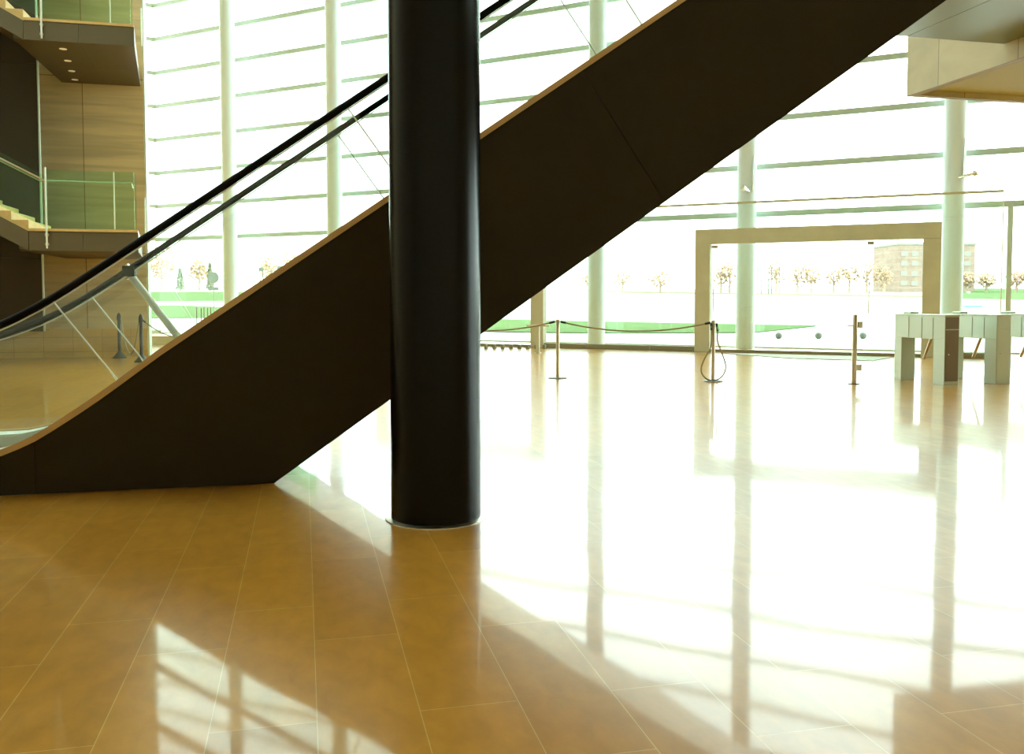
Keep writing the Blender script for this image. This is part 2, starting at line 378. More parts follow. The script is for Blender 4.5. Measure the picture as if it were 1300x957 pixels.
def portal(a, b, label):
    r = empty('portal_frame', Q(a, W_SCR), BE, label, 'door frame')
    L = b - a; t = .38; d0, d1 = -.12, .12; zt_ = 3.10
    MB().box((0, d0, 0), (t, d1, zt_ - t)).build('post', M['portal'], r, bevel=.005)
    MB().box((L - t, d0, 0), (L, d1, zt_ - t)).build('post', M['portal'], r, bevel=.005)
    MB().box((0, d0, zt_ - t + .004), (L, d1, zt_)).build('lintel', M['portal'], r, bevel=.005)
    MB().box((t, -.05, 0), (L - t, .05, .07)).build('threshold', M['sill'], r)
    n = 4; w = (L - 2 * t) / n
    for k in range(n):
        x0 = t + k * w + .01; x1 = t + (k + 1) * w - .01
        gp = MB().box((x0, -.006, .08), (x1, .006, zt_ - t - .03)).build('door_leaf', M['screen'], r)
        if k in (0, 3): 
            MB().box((x0 + .02, -.03, zt_ - t - .10), (x0 + .16, .03, zt_ - t - .02)).build('patch_fitting', M['steel'], gp)
            MB().tube([(x0 + .07, -.05, 1.0), (x0 + .07, -.05, 1.75)], .014, n=8).build('pull_handle', M['steel'], gp)
    return r
portal(p1a, p1b, 'wide tan portal frame with glass doors at the right, behind the turnstiles')
portal(p2a, p2b, 'tan portal frame mostly hidden behind the black column and escalator')
# slim post in front of the second portal
x, y = onz(683, 448)
pp = empty('guide_post', (x, y, 0), BE, 'slim tan post standing in front of the half hidden left portal', 'post')
MB().box((-.04, -.04, .01), (.04, .04, .66)).build('post', M['portal'], pp, bevel=.004)
MB().box((-.3, -.05, .66), (.32, .05, .70)).build('top_bar', M['portal'], pp, bevel=.004)
MB().lathe([(.09, 0), (.09, .01)], n=20).build('base_plate', M['steel'], pp)

# entrance mat
q = [onz(918, 448.6), onz(1131, 454), onz(1108, 458.3), onz(1000, 455)]
mt = MB(off=(*q[0], 0)).prism([(*a, .001) for a in q], (0, 0, .012)).build('entrance_mat', M['mat'], loc=(*q[0], 0))
tag(mt, 'thin pale entrance mat on the floor in front of the wide portal', 'mat')

# low bench/plinth at the far left facade
a = onz(150, 437.5); b = onz(330, 437.8)
ang = math.atan2(b[1] - a[1], b[0] - a[0]); L = math.hypot(b[0] - a[0], b[1] - a[1])
pl = empty('stone_plinth', (*a, 0), ang, 'long low tan stone plinth by the far left glazing', 'plinth')
MB().box((0, 0, 0), (L, .45, .215)).build('body', M['portal'], pl)
MB().box((-.01, -.015, .217), (L, .46, .25)).build('coping', M['trim'], pl, bevel=.006)
# small glass guard closing the wedge under the escalator
ug = .09
gg = MB(off=(-.16, V0 + .3, 0)).prism([(-.16, V0 + .3, .002), (ug, V0 + .3, .002), (ug, V0 + .3, .175), (-.16, V0 + .3, .0035)], (0, .01, 0)).build('wedge_guard', M['balu'], loc=P(-.16, V0 + .3), rotz=AL)
tag(gg, 'small green glass guard in the wedge under the foot of the escalator', 'guard')
# row of small studs at the glazing line, seen in the second portal
for k in range(8):
    x, y = onz(617 + k * 10.6, 442.6)
    o = MB().box((-.035, -.05, 0), (.035, .05, .11)).build('floor_stud', M['sill'], loc=(x, y - .0, 0), rotz=BE, bevel=.004)
    tag(o, 'small olive stud in the floor row between escalator and left portal post', 'stud', 'small olive studs at the glass line')

# ------------------------------------------------------------------ black column
cx, cy = onz(553.7, 656)
bc = empty('black_column', (cx, cy, 0), 0, 'massive glossy black round column in front of the escalator', 'column')
rad = 57.3 / F * cy
MB().lathe([(rad, .012), (rad, ROOF)], n=96).build('shaft', M['black'], bc)
MB().lathe([(rad + .035, 0), (rad + .035, .006), (rad + .003, .012)], n=96).build('collar', M['steel'], bc)

# ------------------------------------------------------------------ escalator
V0 = 6.65; VB = 8.0; RN = 6.80; RF = 7.74
org = (-.22, V0, 0)
esc = empty('escalator', P(*org), AL, 'long dark brown escalator with glass sides and black handrails rising to the upper right', 'escalator')
sl35 = .6965
top = [(-4.6, .235), (-3.2, .235), (-2.6, .236), (-2.2, .245), (-2.016, .281), (-1.918, .32), (-1.819, .367), (-1.719, .428), (-1.618, .494), (-1.517, .562), (-1.414, .634), (-1.26, .748)]
z0_, u0_ = 1.395, -.354
top = [p for p in top if p[0] < -1.0] + [(-1.0, z0_ + sl35 * (-1.0 - u0_)), (-.354, 1.395), (1.32, 2.560), (2.94, 3.690), (4.4, 4.705), (4.75, 4.90), (5.1, 4.98), (6.8, 4.99)]
under = [(6.8, 4.25), (5.86, 4.25), (5.347, 3.88), (1.952, 1.523), (-.219, .008)]
def clean(pts):
    out = [pts[0]]
    for p in pts[1:]:
        if abs(p[0] - out[-1][0]) + abs(p[1] - out[-1][1]) > 1e-4: out.append(p)
    return out
outline = clean(top + under + [(-4.6, .008)])
def side(v, th, name, label=None, split=True):
    """side cladding cut into panels at its seams"""
    seams = [((2.124, 3.10), (2.805, 2.12)), ((4.6, 4.78), (5.25, 3.81)), ((-1.80, .6), (-1.80, 0))] if split else []
    bm = bmesh.new(); vs = [bm.verts.new((u, v, z)) for u, z in outline]; bm.faces.new(vs)
    pieces = [bm]
    for (a, b) in seams:
        n = Vector((b[1] - a[1], 0, -(b[0] - a[0]))).normalized(); new = []
        for pbm in pieces:
            for sgn in (1, -1):
                c = pbm.copy(); co = Vector((a[0], v, a[1])) + n * .002 * sgn
                bmesh.ops.bisect_plane(c, geom=c.verts[:] + c.edges[:] + c.faces[:], plane_co=co, plane_no=n, clear_inner=(sgn > 0), clear_outer=(sgn < 0))
                if c.faces: new.append(c)
                else: c.free()
            pbm.free()
        pieces = new
    for c in pieces:
        c.faces.ensure_lookup_table(); f = c.faces[0]; pts = [tuple(x.co) for x in f.verts]
        MB(off=org).prism(pts, (0, th, 0)).build(name, M['bronze'], esc, label=label)
        c.free()
side(V0, .03, 'side_cladding')
side(VB - .03, .03, 'side_cladding', split=False)
ul = list(reversed(under))
MB(off=org).strip([(u, V0 + .032, z + .004) for u, z in ul], VB - V0 - .064, -.03).build('underside', M['under'], esc, label='pale satin metal underside')
for vv, ww in ((V0 - .012, .05), (VB - .038, .05)):
    MB(off=org).strip([(u, vv, z + .042) for u, z in top], ww, .042).build('edge_trim', M['trim'], esc)
for a_, b_ in ((V0 + .04, V0 + .25), (VB - .25, VB - .04)):
    MB(off=org).strip([(u, a_, z + .030) for u, z in top], b_ - a_, .015).build('deck', M['skirt'], esc)
for vv in (V0 + .25, VB - .26):
    MB(off=org).strip([(u, vv, z + .015) for u, z in top], .012, .11).build('skirt_panel', M['skirt'], esc)
# steps
sm_ = MB(off=org); ya, yb = V0 + .27, VB - .27
sm_.box((-4.6, ya, .0), (-2.1, yb, .02)) 
u = -2.1; z = .02
while u < 4.9:
    r = .05 if u < -1.9 else .1393 if u < -1.7 else .2786 * 1.0
    run = .4; 
    sm_.box((u, ya, z - .12), (u + run, yb, z + (r if z + r > .02 else 0)))
    u += run; z += r if u > -1.7 + .0 else r
sm_.build('steps', M['step'], esc)
# handrail path
slr = .709
def rz(u): return 2.306 + slr * (u + .35)
path = [(-3.75, .93), (-3.5, .955), (-3.2, .965), (-2.9, .97), (-2.6, .99), (-2.33, 1.055), (-2.15, 1.12), (-1.98, 1.195), (-1.80, 1.295), (-1.66, 1.382)]
path += [(u, rz(u)) for u in (-1.374, -.8, 0, 1, 2, 3, 4.2)] + [(4.55, 5.70), (4.9, 5.86), (5.3, 5.92), (6.6, 5.93)]
nose = [(-3.75 - .33 * math.sin(a), .60 + .33 * math.cos(a)) for a in [PI * k / 8 for k in range(1, 9)]] 
full = [(-3.6, .27)] + list(reversed(nose)) + path
def smooth2(pts, it=2):
    for _ in range(it):
        q = [pts[0]]
        for a, b in zip(pts, pts[1:]):
            q += [(a[0] * .75 + b[0] * .25, a[1] * .75 + b[1] * .25), (a[0] * .25 + b[0] * .75, a[1] * .25 + b[1] * .75)]
        q.append(pts[-1]); pts = q
    return pts
rail = smooth2(full, 2)
for v, rr in ((RN, .027), (RF, .025)):
    lab = None
    MB(off=org).tube([(u, v, z) for u, z in rail], rr, n=12).build('handrail', M['rubber'], esc)
    MB(off=org).tube([(u + .012, v, z - .032) for u, z in smooth2(path, 2)], .006, n=6).build('rail_channel', M['skirt'], esc)
def topz(u):
    for a, b in zip(top, top[1:]):
        if a[0] <= u <= b[0]: return a[1] + (b[1] - a[1]) * (u - a[0]) / (b[0] - a[0])
    return top[-1][1] if u > 0 else top[0][1]
rp = smooth2(path, 2)
def railz(u):
    for a, b in zip(rp, rp[1:]):
        if a[0] <= u <= b[0]: return a[1] + (b[1] - a[1]) * (u - a[0]) / (b[0] - a[0])
    return rp[-1][1]
def joint_foot(uj, zj):
    # joint runs square to the slope from the rail down to the deck
    k = 0; u, z = uj, zj
    while z > topz(u) + .03 and k < 400: u += .0041 * .73; z -= .0041; k += 1
    return u, z
near_j = [-3.6, -1.70, .34, 2.24, 4.1]
far_j = [-3.6, -1.65, .30, 2.2, 4.1]
for v, js in ((RN, near_j), (RF, far_j)):
    feet = [joint_foot(u, railz(u) - .03) for u in js]
    feet[0] = (js[0], topz(js[0]) + .03)
    for k in range(len(js) - 1):
        ua, ub = js[k], js[k + 1]; fa, fb = feet[k][0], feet[k + 1][0]; n = 24
        up = [(ua + (ub - ua) * i / n + .004, 0) for i in range(n + 1)]
        pts = [(u, v - .005, railz(u) - .03) for u, _ in up] + [(fb + (fa - fb) * i / n, v - .005, topz(fb + (fa - fb) * i / n) + .015) for i in range(n + 1)]
        # build as quads between the upper and lower edge so the glass stays planar and clean
        m_ = MB(off=org); vs = []
        for i in range(n + 1):
            u1 = ua + (ub - ua) * i / n; u2 = fa + (fb - fa) * i / n
            for vv in (v - .005, v + .005): vs += [(u1, vv, railz(u1) - .03), (u2, vv, topz(u2) + .015)]
        fs = []
        for i in range(n):
            a = 4 * i; b = a + 4
            fs += [(a, b, b + 1, a + 1), (a + 2, a + 3, b + 3, b + 2)]
            fs += [(a, a + 2, b + 2, b), (a + 1, b + 1, b + 3, a + 3)]
        fs += [(0, 1, 3, 2), (4 * n, 4 * n + 2, 4 * n + 3, 4 * n + 1)]
        m_.add(vs, fs).build('glass_panel', M['escglass'], esc)
        if k > 0 or True:
            f = feet[k + 1]
            MB(off=org).tube([(ub, v, railz(ub) - .03), (f[0], v, f[1])], .0065, n=6).build('glass_joint', M['edge'], esc)
# chrome clamped strut on the far glass
def strut(ua, za, ub, zb, r, clamp):
    a = Vector((ua, RF + .055, za)); b = Vector((ub, RF + .055, zb))
    st = MB(off=org).tube([a, b], r, n=14).build('strut', M['strutw'] if clamp else M['glass'], esc, label='bright white strut clamped to the far handrail' if clamp else None)
    d = (b - a).normalized()
    if clamp:
        MB(off=org).tube([a - d * .03, a + d * .07], r * 1.5, n=14).build('clamp', M['steel'], st)
        MB(off=org).box((ua - .015, RF - .035, za - .055), (ua + .075, RF + .09, za + .03)).build('bracket', M['rubber'], st, bevel=.008)
        MB(off=org).tube([b - d * .09, b - d * .05], r * 1.35, n=14).build('foot_clamp', M['steel'], st)
strut(-1.40, 1.585, -.975, .985, .030, True)
strut(-1.09, 1.50, -.80, 1.00, .013, False)

# ------------------------------------------------------------------ upper landing at top right
ul_ = empty('landing_slab', P(5.8, 4.5, 4.2), AL, 'grey green soffit of the upper landing behind the escalator top', 'landing')
so = (5.8, 4.5, 4.2)
MB(off=so).box((5.88, 4.5, 4.2), (6.426, 8.6, 4.24)).build('soffit_panel', M['soffit_r'], ul_)
MB(off=so).box((6.434, 4.5, 4.2), (7.68, 8.6, 4.24)).build('soffit_panel', M['soffit_r'], ul_)
MB(off=so).box((6.86, 4.5, 4.245), (7.68, 8.6, 4.67)).build('slab', M['fascia'], ul_)
MB(off=so).box((5.88, 8.05, 4.245), (6.855, 8.6, 4.67)).build('slab', M['fascia'], ul_)
bo = (7.69, 2.0, 3.98)
wb = empty('stone_bulkhead', P(*bo), AL, 'beige stone clad bulkhead hanging at the top right corner', 'bulkhead')
MB(off=bo).box((7.69, 2.0, 3.98), (7.80, 10.26, 5.6)).build('side_fascia', M['block'], wb)
MB(off=bo).box((7.802, 10.15, 3.98), (16, 10.26, 5.6)).build('end_fascia', M['block'], wb)
MB(off=bo).box((7.802, 2.0, 4.05), (16, 10.148, 4.09)).build('recessed_soffit', M['recess'], wb)

# ------------------------------------------------------------------ stair landings at the left
VF = 18.72; VD = 20.4; UD = -5.3
dk = empty('stair_core', P(UD, VD, .68), AL, 'tall near black clad stair core at the left edge', 'stair core')
do = (UD, VD, .68)
zc = [.66, 2.2, 6.2, 8.6, 12, ROOF - .02]
for a, b in zip(zc, zc[1:]):
    MB(off=do).prism([(-14, VD, a + .004), (UD, VD, a + .004), (-5.95, VW - .035, a + .004), (-14, VW - .035, a + .004)], (0, 0, b - a - .008)).build('cladding_panel', M['darkwall'], dk)
MB(off=do).box((UD + .001, VD - .03, .67), (UD + .03, VD + .02, ROOF - .02)).build('corner_trim', M['transom'], dk)

def landing(zb, zt_, label, gl_label, stair_label, lights):
    uL, uR0, uR1 = -5.08, -3.13, -3.60; UP = -4.76
    org2 = (uR0, VF, zb)
    r = empty('stair_landing', P(*org2), AL, label, 'landing')
    # fascia in two panels, body behind, soffit in panels
    for a, b in ((uL, -4.13), (-4.122, uR0)):
        MB(off=org2).box((a, VF, zb), (b, VF + .04, zt_ - .055)).build('fascia', M['fascia'], r)
    MB(off=org2).prism([(uL, VF + .041, zb + .03), (uR0, VF + .041, zb + .03), (uR1 - .03, VW - .035, zb + .03), (UD + .035, VW - .035, zb + .03), (UD + .035, VF + .041, zb + .03)], (0, 0, zt_ - zb - .09)).build('slab', M['fascia'], r)
    vm = 20.6
    def ur(v): return uR0 + (uR1 - uR0) * (v - VF) / (VW - VF)
    for (v1, v2) in ((VF + .045, vm - .004), (vm + .004, VW - .04)):
        for (a1, a2, b1, b2) in ((UD + .04, -4.13, UD + .04, -4.25), (-4.122, ur(v1), -4.242, ur(v2))):
            MB(off=org2).prism([(a1, v1, zb), (a2, v1, zb), (b2, v2, zb), (b1, v2, zb)], (0, 0, .028)).build('soffit_panel', M['soffit'], r)
    MB(off=org2).prism([(uL, VF - .012, zt_ - .05), (uR0, VF - .012, zt_ - .05), (uR1 - .03, VW - .04, zt_ - .05), (-5.0, VW - .04, zt_ - .05), (-5.0, VD - .04, zt_ - .05), (uL, VD - .04, zt_ - .05)], (0, 0, .05)).build('floor_slab', M['tread'], r)
    if lights:
        for (px, py) in ((80, 62), (86, 77), (91, 90), (95, 101)):
            X, Y = onz(px, py, zb); uu = X * ca + Y * sa; vv = -X * sa + Y * ca
            MB(off=org2).lathe([(.07, zb - .006), (.07, zb - .001)], c=(uu, vv, 0), n=20).build('downlight', M['lamp'], r)
    # glass balustrade
    gb = empty('glass_balustrade', P(uR0, VF, zt_), AL, gl_label, 'balustrade')
    go = (uR0, VF, zt_); gv = VF + .02
    for a, b in ((UP, -3.56), (-3.55, uR0 - .06)):
        MB(off=go).box((a, gv - .008, zt_ + .005), (b, gv + .008, zt_ + 1.12)).build('glass_panel', M['balu'], gb)
    MB(off=go).prism([(uR0 - .05, gv, zt_ + .005), (uR0 - .034, gv, zt_ + .005), (uR0 - .145, VF + .8, zt_ + .005), (uR0 - .161, VF + .8, zt_ + .005)], (0, 0, 1.1)).build('glass_panel', M['balu'], gb)
    MB(off=go).tube([(UP, gv + .08, zt_ + .92), (uR0 - .12, gv + .08, zt_ + .92), (uR0 - .22, VF + .8, zt_ + .92)], .018, n=8).build('handrail', M['steel'], gb)
    MB(off=go).tube([(UP, VF - .035, zt_ - .38), (UP, VF - .035, zt_ + 1.16)], .018, n=8).build('post', M['edge'], gb)
    for zz in (zt_ - .12, zt_ - .3): MB(off=go).tube([(UP, VF - .04, zz), (UP, VF - .001, zz)], .035, n=12).build('fixing_disc', M['steel'], gb)
    MB(off=go).tube([(-3.555, VF + .02, zt_ + .005), (-3.555, VF + .02, zt_ + 1.1)], .013, n=8).build('post', M['edge'], gb)
    MB(off=go).tube([(-3.25, VF + 1.6, zt_ + .02), (-3.25, VF + 1.6, zt_ + .8)], .018, n=8).build('post', M['edge'], gb)
    # flight climbing to the left
    su = (UD + .2, VF, zt_)
    st = empty('stair_flight', P(*su), AL, stair_label, 'stairs')
    g_ = .56; n = 12; run = .30; us = -5.09
    MB(off=su).prism([(us, VF, zt_ - .055), (us, VF, zb), (us - n * run, VF, zb + n * run * g_), (us - n * run, VF, zt_ - .055 + n * run * g_)], (0, .04, 0)).build('stringer', M['fascia'], st)
    MB(off=su).prism([(us, VF + .04, zb + .04), (us - n * run, VF + .04, zb + .04 + n * run * g_), (us - n * run, VF + .04, zb + .10 + n * run * g_), (us, VF + .04, zb + .10)], (0, 1.55, 0)).build('underside', M['soffit'], st)
    for k in range(n):
        MB(off=su).box((us - run * (k + 1), VF + .041, zt_ + run * g_ * k - .06), (us - run * k, VF + 1.6, zt_ + run * g_ * (k + 1) - .004)).build('step', M['tread'], st, bevel=.006)
    MB(off=su).prism([(UP - .015, gv - .008, zt_ + .02), (UP - .015, gv - .008, zt_ + 1.0), (us - n * run, gv - .008, zt_ + 1.15 + n * run * g_), (us - n * run, gv - .008, zt_ + .0 + n * run * g_)], (0, .012, 0)).build('glass_panel', M['balu'], st)
    MB(off=su).tube([(UP, VF - .03, zt_ + .90), (us - n * run, VF - .03, zt_ + .93 + n * run * g_)], .018, n=8).build('handrail', M['steel'], st)
    MB(off=su).tube([(UP, VF + .08, zt_ + .85), (us - n * run, VF + .08, zt_ + .88 + n * run * g_)], .012, n=8).build('handrail', M['steel'], st)
landing(6.24, 6.65, 'upper dark stair landing with four downlights in its soffit', 'green glass balustrade on the upper stair landing', 'upper stair flight with pale treads at the top left corner', True)
landing(2.27, 2.69, 'lower brown stair landing above the stone plinth', 'green glass balustrade on the lower stair landing', 'lower stair flight with pale treads at the left edge', False)

# ------------------------------------------------------------------ rope barriers
def stanchion(x, y, label, style=0):
    if style == 0:
        r = empty('rope_stanchion', (x, y, 0), 0, label, 'stanchion')
        MB().lathe([(.165, 0), (.165, .008), (.15, .016), (.03, .02)], n=32).build('base_plate', M['plate'], r)
        MB().lathe([(.03, .018), (.03, .985), (.026, 1.0)], n=20).build('pole', M['brass'], r)
        MB().lathe([(.036, .955), (.036, .985)], n=20).build('collar', M['steel'], r)
    else:
        r = empty('rope_stanchion', (x, y, 0), 0, label, 'stanchion')
        MB().lathe([(.15, 0), (.15, .02), (.10, .07), (.045, .14), (.04, .16)], n=28).build('base_cone', M['rubber_post'], r)
        MB().lathe([(.035, .15), (.035, .92)], n=20).build('pole', M['rubber_post'], r)
        MB().lathe([(.046, .86), (.046, .96), (.03, 1.0), (.012, 1.03)], n=20).build('cap', M['rubber_post'], r)
    return r
def rope(a, b, sag, label, r=.013, hooks=True, name='barrier_rope'):
    a = Vector(a); b = Vector(b); n = 28
    loc = a
    ro = empty(name, loc, 0, label, 'rope')
    pts = [(a.lerp(b, i / n) - Vector((0, 0, sag * (1 - (2 * i / n - 1) ** 2)))) - loc for i in range(n + 1)]
    MB().tube(pts, r, n=8).build('cord', M['rope'], ro)
    if hooks:
        MB().tube([pts[0], pts[1]], r * 1.5, n=8).build('end_fitting', M['rubber_post'], ro)
        MB().tube([pts[-1], pts[-2]], r * 1.5, n=8).build('end_fitting', M['rubber_post'], ro)
    return ro
s1 = onz(708, 480); s2 = onz(905, 484.2); s3 = onz(520, 474)
stanchion(*s1, 'slim bronze rope stanchion right of the black column')
stanchion(*s2, 'slim bronze rope stanchion with a looped rope, in front of the wide portal')
stanchion(*s3, 'bronze rope stanchion hidden behind the black column')
rope((s1[0] + .05, s1[1], .96), (s2[0] - .05, s2[1], .96), .15, 'khaki rope sagging between the two bronze stanchions')
rope((s3[0] + .05, s3[1], .96), (s1[0] - .05, s1[1], .96), .17, 'khaki rope running from the left bronze stanchion behind the escalator')
# loop hanging from stanchion 2
lp = empty('rope_loop', (s2[0], s2[1], 0), 0, 'khaki rope hanging in a loop on the bronze stanchion by the wide portal', 'rope')
X = [(.045, .93), (.06, .80), (.05, .68), (.09, .56), (.16, .40), (.205, .25), (.17, .12), (.09, .04), (0, .022), (-.10, .03), (-.19, .12), (-.21, .22), (-.17, .34), (-.10, .46), (-.045, .56), (-.04, .75), (-.045, .93)]
X = smooth2(X, 2)
MB().tube([(a, -.045 if b < .9 else -.02, b) for a, b in X], .012, n=8).build('cord', M['rope'], lp)
MB().tube([(.045, -.02, .95), (.06, -.045, .82)], .018, n=8).build('end_fitting', M['rubber_post'], lp)
MB().tube([(-.045, -.02, .95), (-.043, -.045, .84)], .018, n=8).build('end_fitting', M['rubber_post'], lp)
# left pair
l1 = onz(152, 454.5); l2 = onz(180, 459.6); l3 = onz(262, 458)
stanchion(*l1, 'black rope stanchion with conical base by the stone plinth, left of its pair', 1)
stanchion(*l2, 'black rope stanchion with conical base, nearer the glazing', 1)
rope((l1[0] + .04, l1[1], .92), (l2[0] - .04, l2[1], .90), .78, 'pale rope hanging in a deep loop between the two black stanchions', hooks=False)
rope((l2[0] + .04, l2[1], .90), (l3[0] - .02, l3[1] + .5, .75), .32, 'khaki rope running from the right black stanchion behind the escalator', hooks=True)
o_ = stanchion(l3[0] + .05, l3[1] + .5, 'black rope stanchion hidden behind the escalator', 1)

# ------------------------------------------------------------------ gate post and turnstiles
gx, gy = onz(1084, 487.5)
gp = empty('gate_post', (gx, gy, 0), math.radians(13), 'slim bronze gate post with glass clamps, left of the turnstiles', 'post')
MB().lathe([(.09, 0), (.09, .012)], n=24).build('base_plate', M['plate'], gp)
MB().lathe([(.038, .012), (.038, 1.09), (.032, 1.10)], n=24).build('pole', M['brass'], gp)
for z in (.94, .26): MB().box((.038, -.025, z - .05), (.12, .025, z + .05)).build('glass_clamp', M['rubber_post'] if z > 5 else M['steel'], gp, bevel=.004)
MB().box((-.13, -.012, .915), (-.038, .012, .935)).build('latch', M['steel'], gp)
MB().box((.075, -.006, .14), (.58, .006, 1.04)).build('glass_panel', M['screen'], gp)

def turnstile(x, y, rot, label):
    r = empty('turnstile', (x, y, 0), rot, label, 'turnstile')
    W = .27; L = 1.14; T = 1.10; ZB = .71
    MB().box((0, 0, 0), (W, .24, ZB - .002)).build('leg', M['cab'], r, bevel=.004)
    MB().box((0, L - .17, 0), (W, L, ZB - .002)).build('leg', M['cab'], r, bevel=.004)
    bo_ = MB().box((0, 0, ZB), (W, L, T - .02)).build('housing', M['cab'], r, bevel=.004)
    MB().box((-.006, -.012, T - .02), (W + .006, L + .01, T)).build('top_plate', M['cab'], r, bevel=.004)
    for yy in (.25, .50, .80): MB().box((-.003, yy, ZB + .01), (-.0005, yy + .012, T - .05)).build('seam', M['seam'], bo_)
    MB().box((.012, -.006, .06), (W - .012, -.001, .86)).build('end_door', M['cab'], r, bevel=.002)
    MB().box((.012, -.006, .875), (W - .012, -.001, 1.06)).build('end_panel', M['cab'], r, bevel=.002)
    MB().tube([(.07, -.014, .48), (.07, -.005, .48)], .012, n=12).build('lock', M['chrome'], r)
    MB().box((.06, L - .30, T), (W - .05, L - .12, T + .035)).build('card_reader', M['cab'], r, bevel=.01)
    hub = MB().tube([(W, .60, .86), (W + .07, .60, .86)], .055, n=20).build('hub', M['steel'], r)
    for (dx, dy, dz) in ((.40, -.03, .03), (.03, .26, -.50), (.05, -.30, -.36)):
        MB().tube([(W + .06, .60, .86), (W + .06 + dx, .60 + dy, .86 + dz)], .024, n=10).build('arm', M['brass'], r)
    return r
t1 = onz(1198, 489.3)
d = (t1[0], t1[1]); a1 = math.radians(15.5)
T1 = turnstile(t1[0], t1[1], a1, 'leftmost steel turnstile with a dark end panel')
for k, lab in ((1, 'middle steel turnstile with a lighter end panel'), (2, 'rightmost steel turnstile cut by the right edge of the picture')):
    c = copy_tree(T1); c.location = (t1[0] + .905 * k, t1[1] + .185 * k, 0); c['label'] = lab
for ch in T1.children:
    if ch.name.startswith(('end_door', 'end_panel')): ch.data = ch.data.copy(); ch.data.materials[0] = M['cab_dark']
t2 = (t1[0] + .905 - .17, t1[1] + .185 + .62 + .4)
X, Y = -0 + 40 * (1233.5 - CX) / F, 40.0
dp = empty('kiosk_stand', (X, Y, -.03), 0, 'small teal topped stand outside, seen above the middle turnstile', 'stand')
MB().box((-.37, -.2, .99), (.37, .2, 1.09)).build('top_panel', M['teal'], dp, bevel=.006)
MB().box((-.33, -.17, .80), (.33, .17, .988)).build('housing', M['white'], dp, bevel=.006)
MB().box((-.06, -.06, 0), (.06, .06, .798)).build('leg', M['steel'], dp)

# ------------------------------------------------------------------ outdoors
def terr(d):
    return -.03 + (0 if d < 45 else .0229 * (min(d, 190) - 45))
def onterr(x, y, lift=0):
    r = ray(x, y); s = 1.0; 
    while s < 420:
        X, Y, Z = r[0] * s, r[1] * s, H + r[2] * s
        if Z <= terr(math.hypot(X, Y)): return X, Y
        s += .1
    return X, Y
# ground: rings about the building
m = MB(); rings = [0.5, 20, 30, 45, 60, 80, 100, 125, 155, 190, 230, 420]; n = 72; vs = []; fs = []
for r_ in rings:
    for k in range(n):
        a = 2 * PI * k / n; vs.append((r_ * math.cos(a), r_ * math.sin(a), terr(r_) - .12 * (r_ < 21)))
for i in range(len(rings) - 1):
    for k in range(n): fs.append((i * n + k, i * n + (k + 1) % n, (i + 1) * n + (k + 1) % n, (i + 1) * n + k))
m.add(vs, fs); gr = m.build('plaza_ground', M['plaza']); tag(gr, None, None, None, 'structure')

def patch(name, rows, mat, label, cat):
    """rows: list of (x, ytop, ybottom) across the lawn; laid on the terrain"""
    vs = []; fs = []; nv = 8; cols = []
    dense = []
    for a, b in zip(rows, rows[1:]):
        for k in range(6): dense.append(tuple(a[j] + (b[j] - a[j]) * k / 6 for j in range(3)))
    dense.append(rows[-1])
    for (x, yt, yb) in dense:
        X0, Y0 = onterr(x, yb); X1, Y1 = onterr(x, yt)
        for k in range(nv + 1):
            X = X0 + (X1 - X0) * k / nv; Y = Y0 + (Y1 - Y0) * k / nv; vs.append((X, Y, terr(math.hypot(X, Y)) + .022))
    for i in range(len(dense) - 1):
        for k in range(nv): a = i * (nv + 1) + k; fs.append((a, a + 1, a + nv + 2, a + nv + 1))
    o = MB().add(vs, fs).build(name, mat); sd = o.modifiers.new('thick', 'SOLIDIFY'); sd.thickness = .02
    tag(o, label, cat, None, 'stuff'); return o
patch('lawn', [(420, 402, 419), (560, 404, 421), (745, 408.5, 423.6), (957, 412.6, 423), (1036, 413.9, 414.6)], M['grass'], 'bright green lawn tapering to a point behind the wide portal', 'lawn')
patch('lawn', [(150, 387, 405), (240, 388.5, 404), (300, 391, 403.5), (345, 396, 402)], M['grass'], 'nearer green lawn strip seen beside the left white column', 'lawn')
patch('lawn', [(150, 370.5, 382.5), (300, 370.5, 382), (420, 372, 380)], M['grass'], 'farther green lawn strip at the left, beyond the pale path', 'lawn')
patch('verge', [(640, 365, 367), (800, 369.5, 372), (1000, 373, 375.2), (1190, 375.5, 378)], M['verge'], 'thin dry verge along the far road', 'verge')
patch('verge', [(1205, 366, 379), (1260, 366, 380), (1330, 367, 381)], M['grass'], 'pale green bank below the far trees at the right', 'verge')

# concrete balls
ball = None
for k, (x, lab) in enumerate(((988.5, 'grey concrete ball outside, leftmost of three'), (1039, 'grey concrete ball outside, middle of three'), (1095.5, 'grey concrete ball outside just right of the gate post'))):
    X, Y = onterr(x, 430.5)
    if ball is None:
        bm = bmesh.new(); bmesh.ops.create_uvsphere(bm, u_segments=32, v_segments=20, radius=.117)
        for v in bm.verts: v.co.z += .117
        for f in bm.faces: f.smooth = True
        me = bpy.data.meshes.new('bollard_ball'); bm.to_mesh(me); bm.free(); me.materials.append(M['concrete'])
        # a short collar under each ball
        ball = bpy.data.objects.new('bollard_ball', me); C.objects.link(ball); o = ball
    else:
        o = ball.copy(); C.objects.link(o)
    o.location = (X, Y, -.03); tag(o, lab, 'bollard')

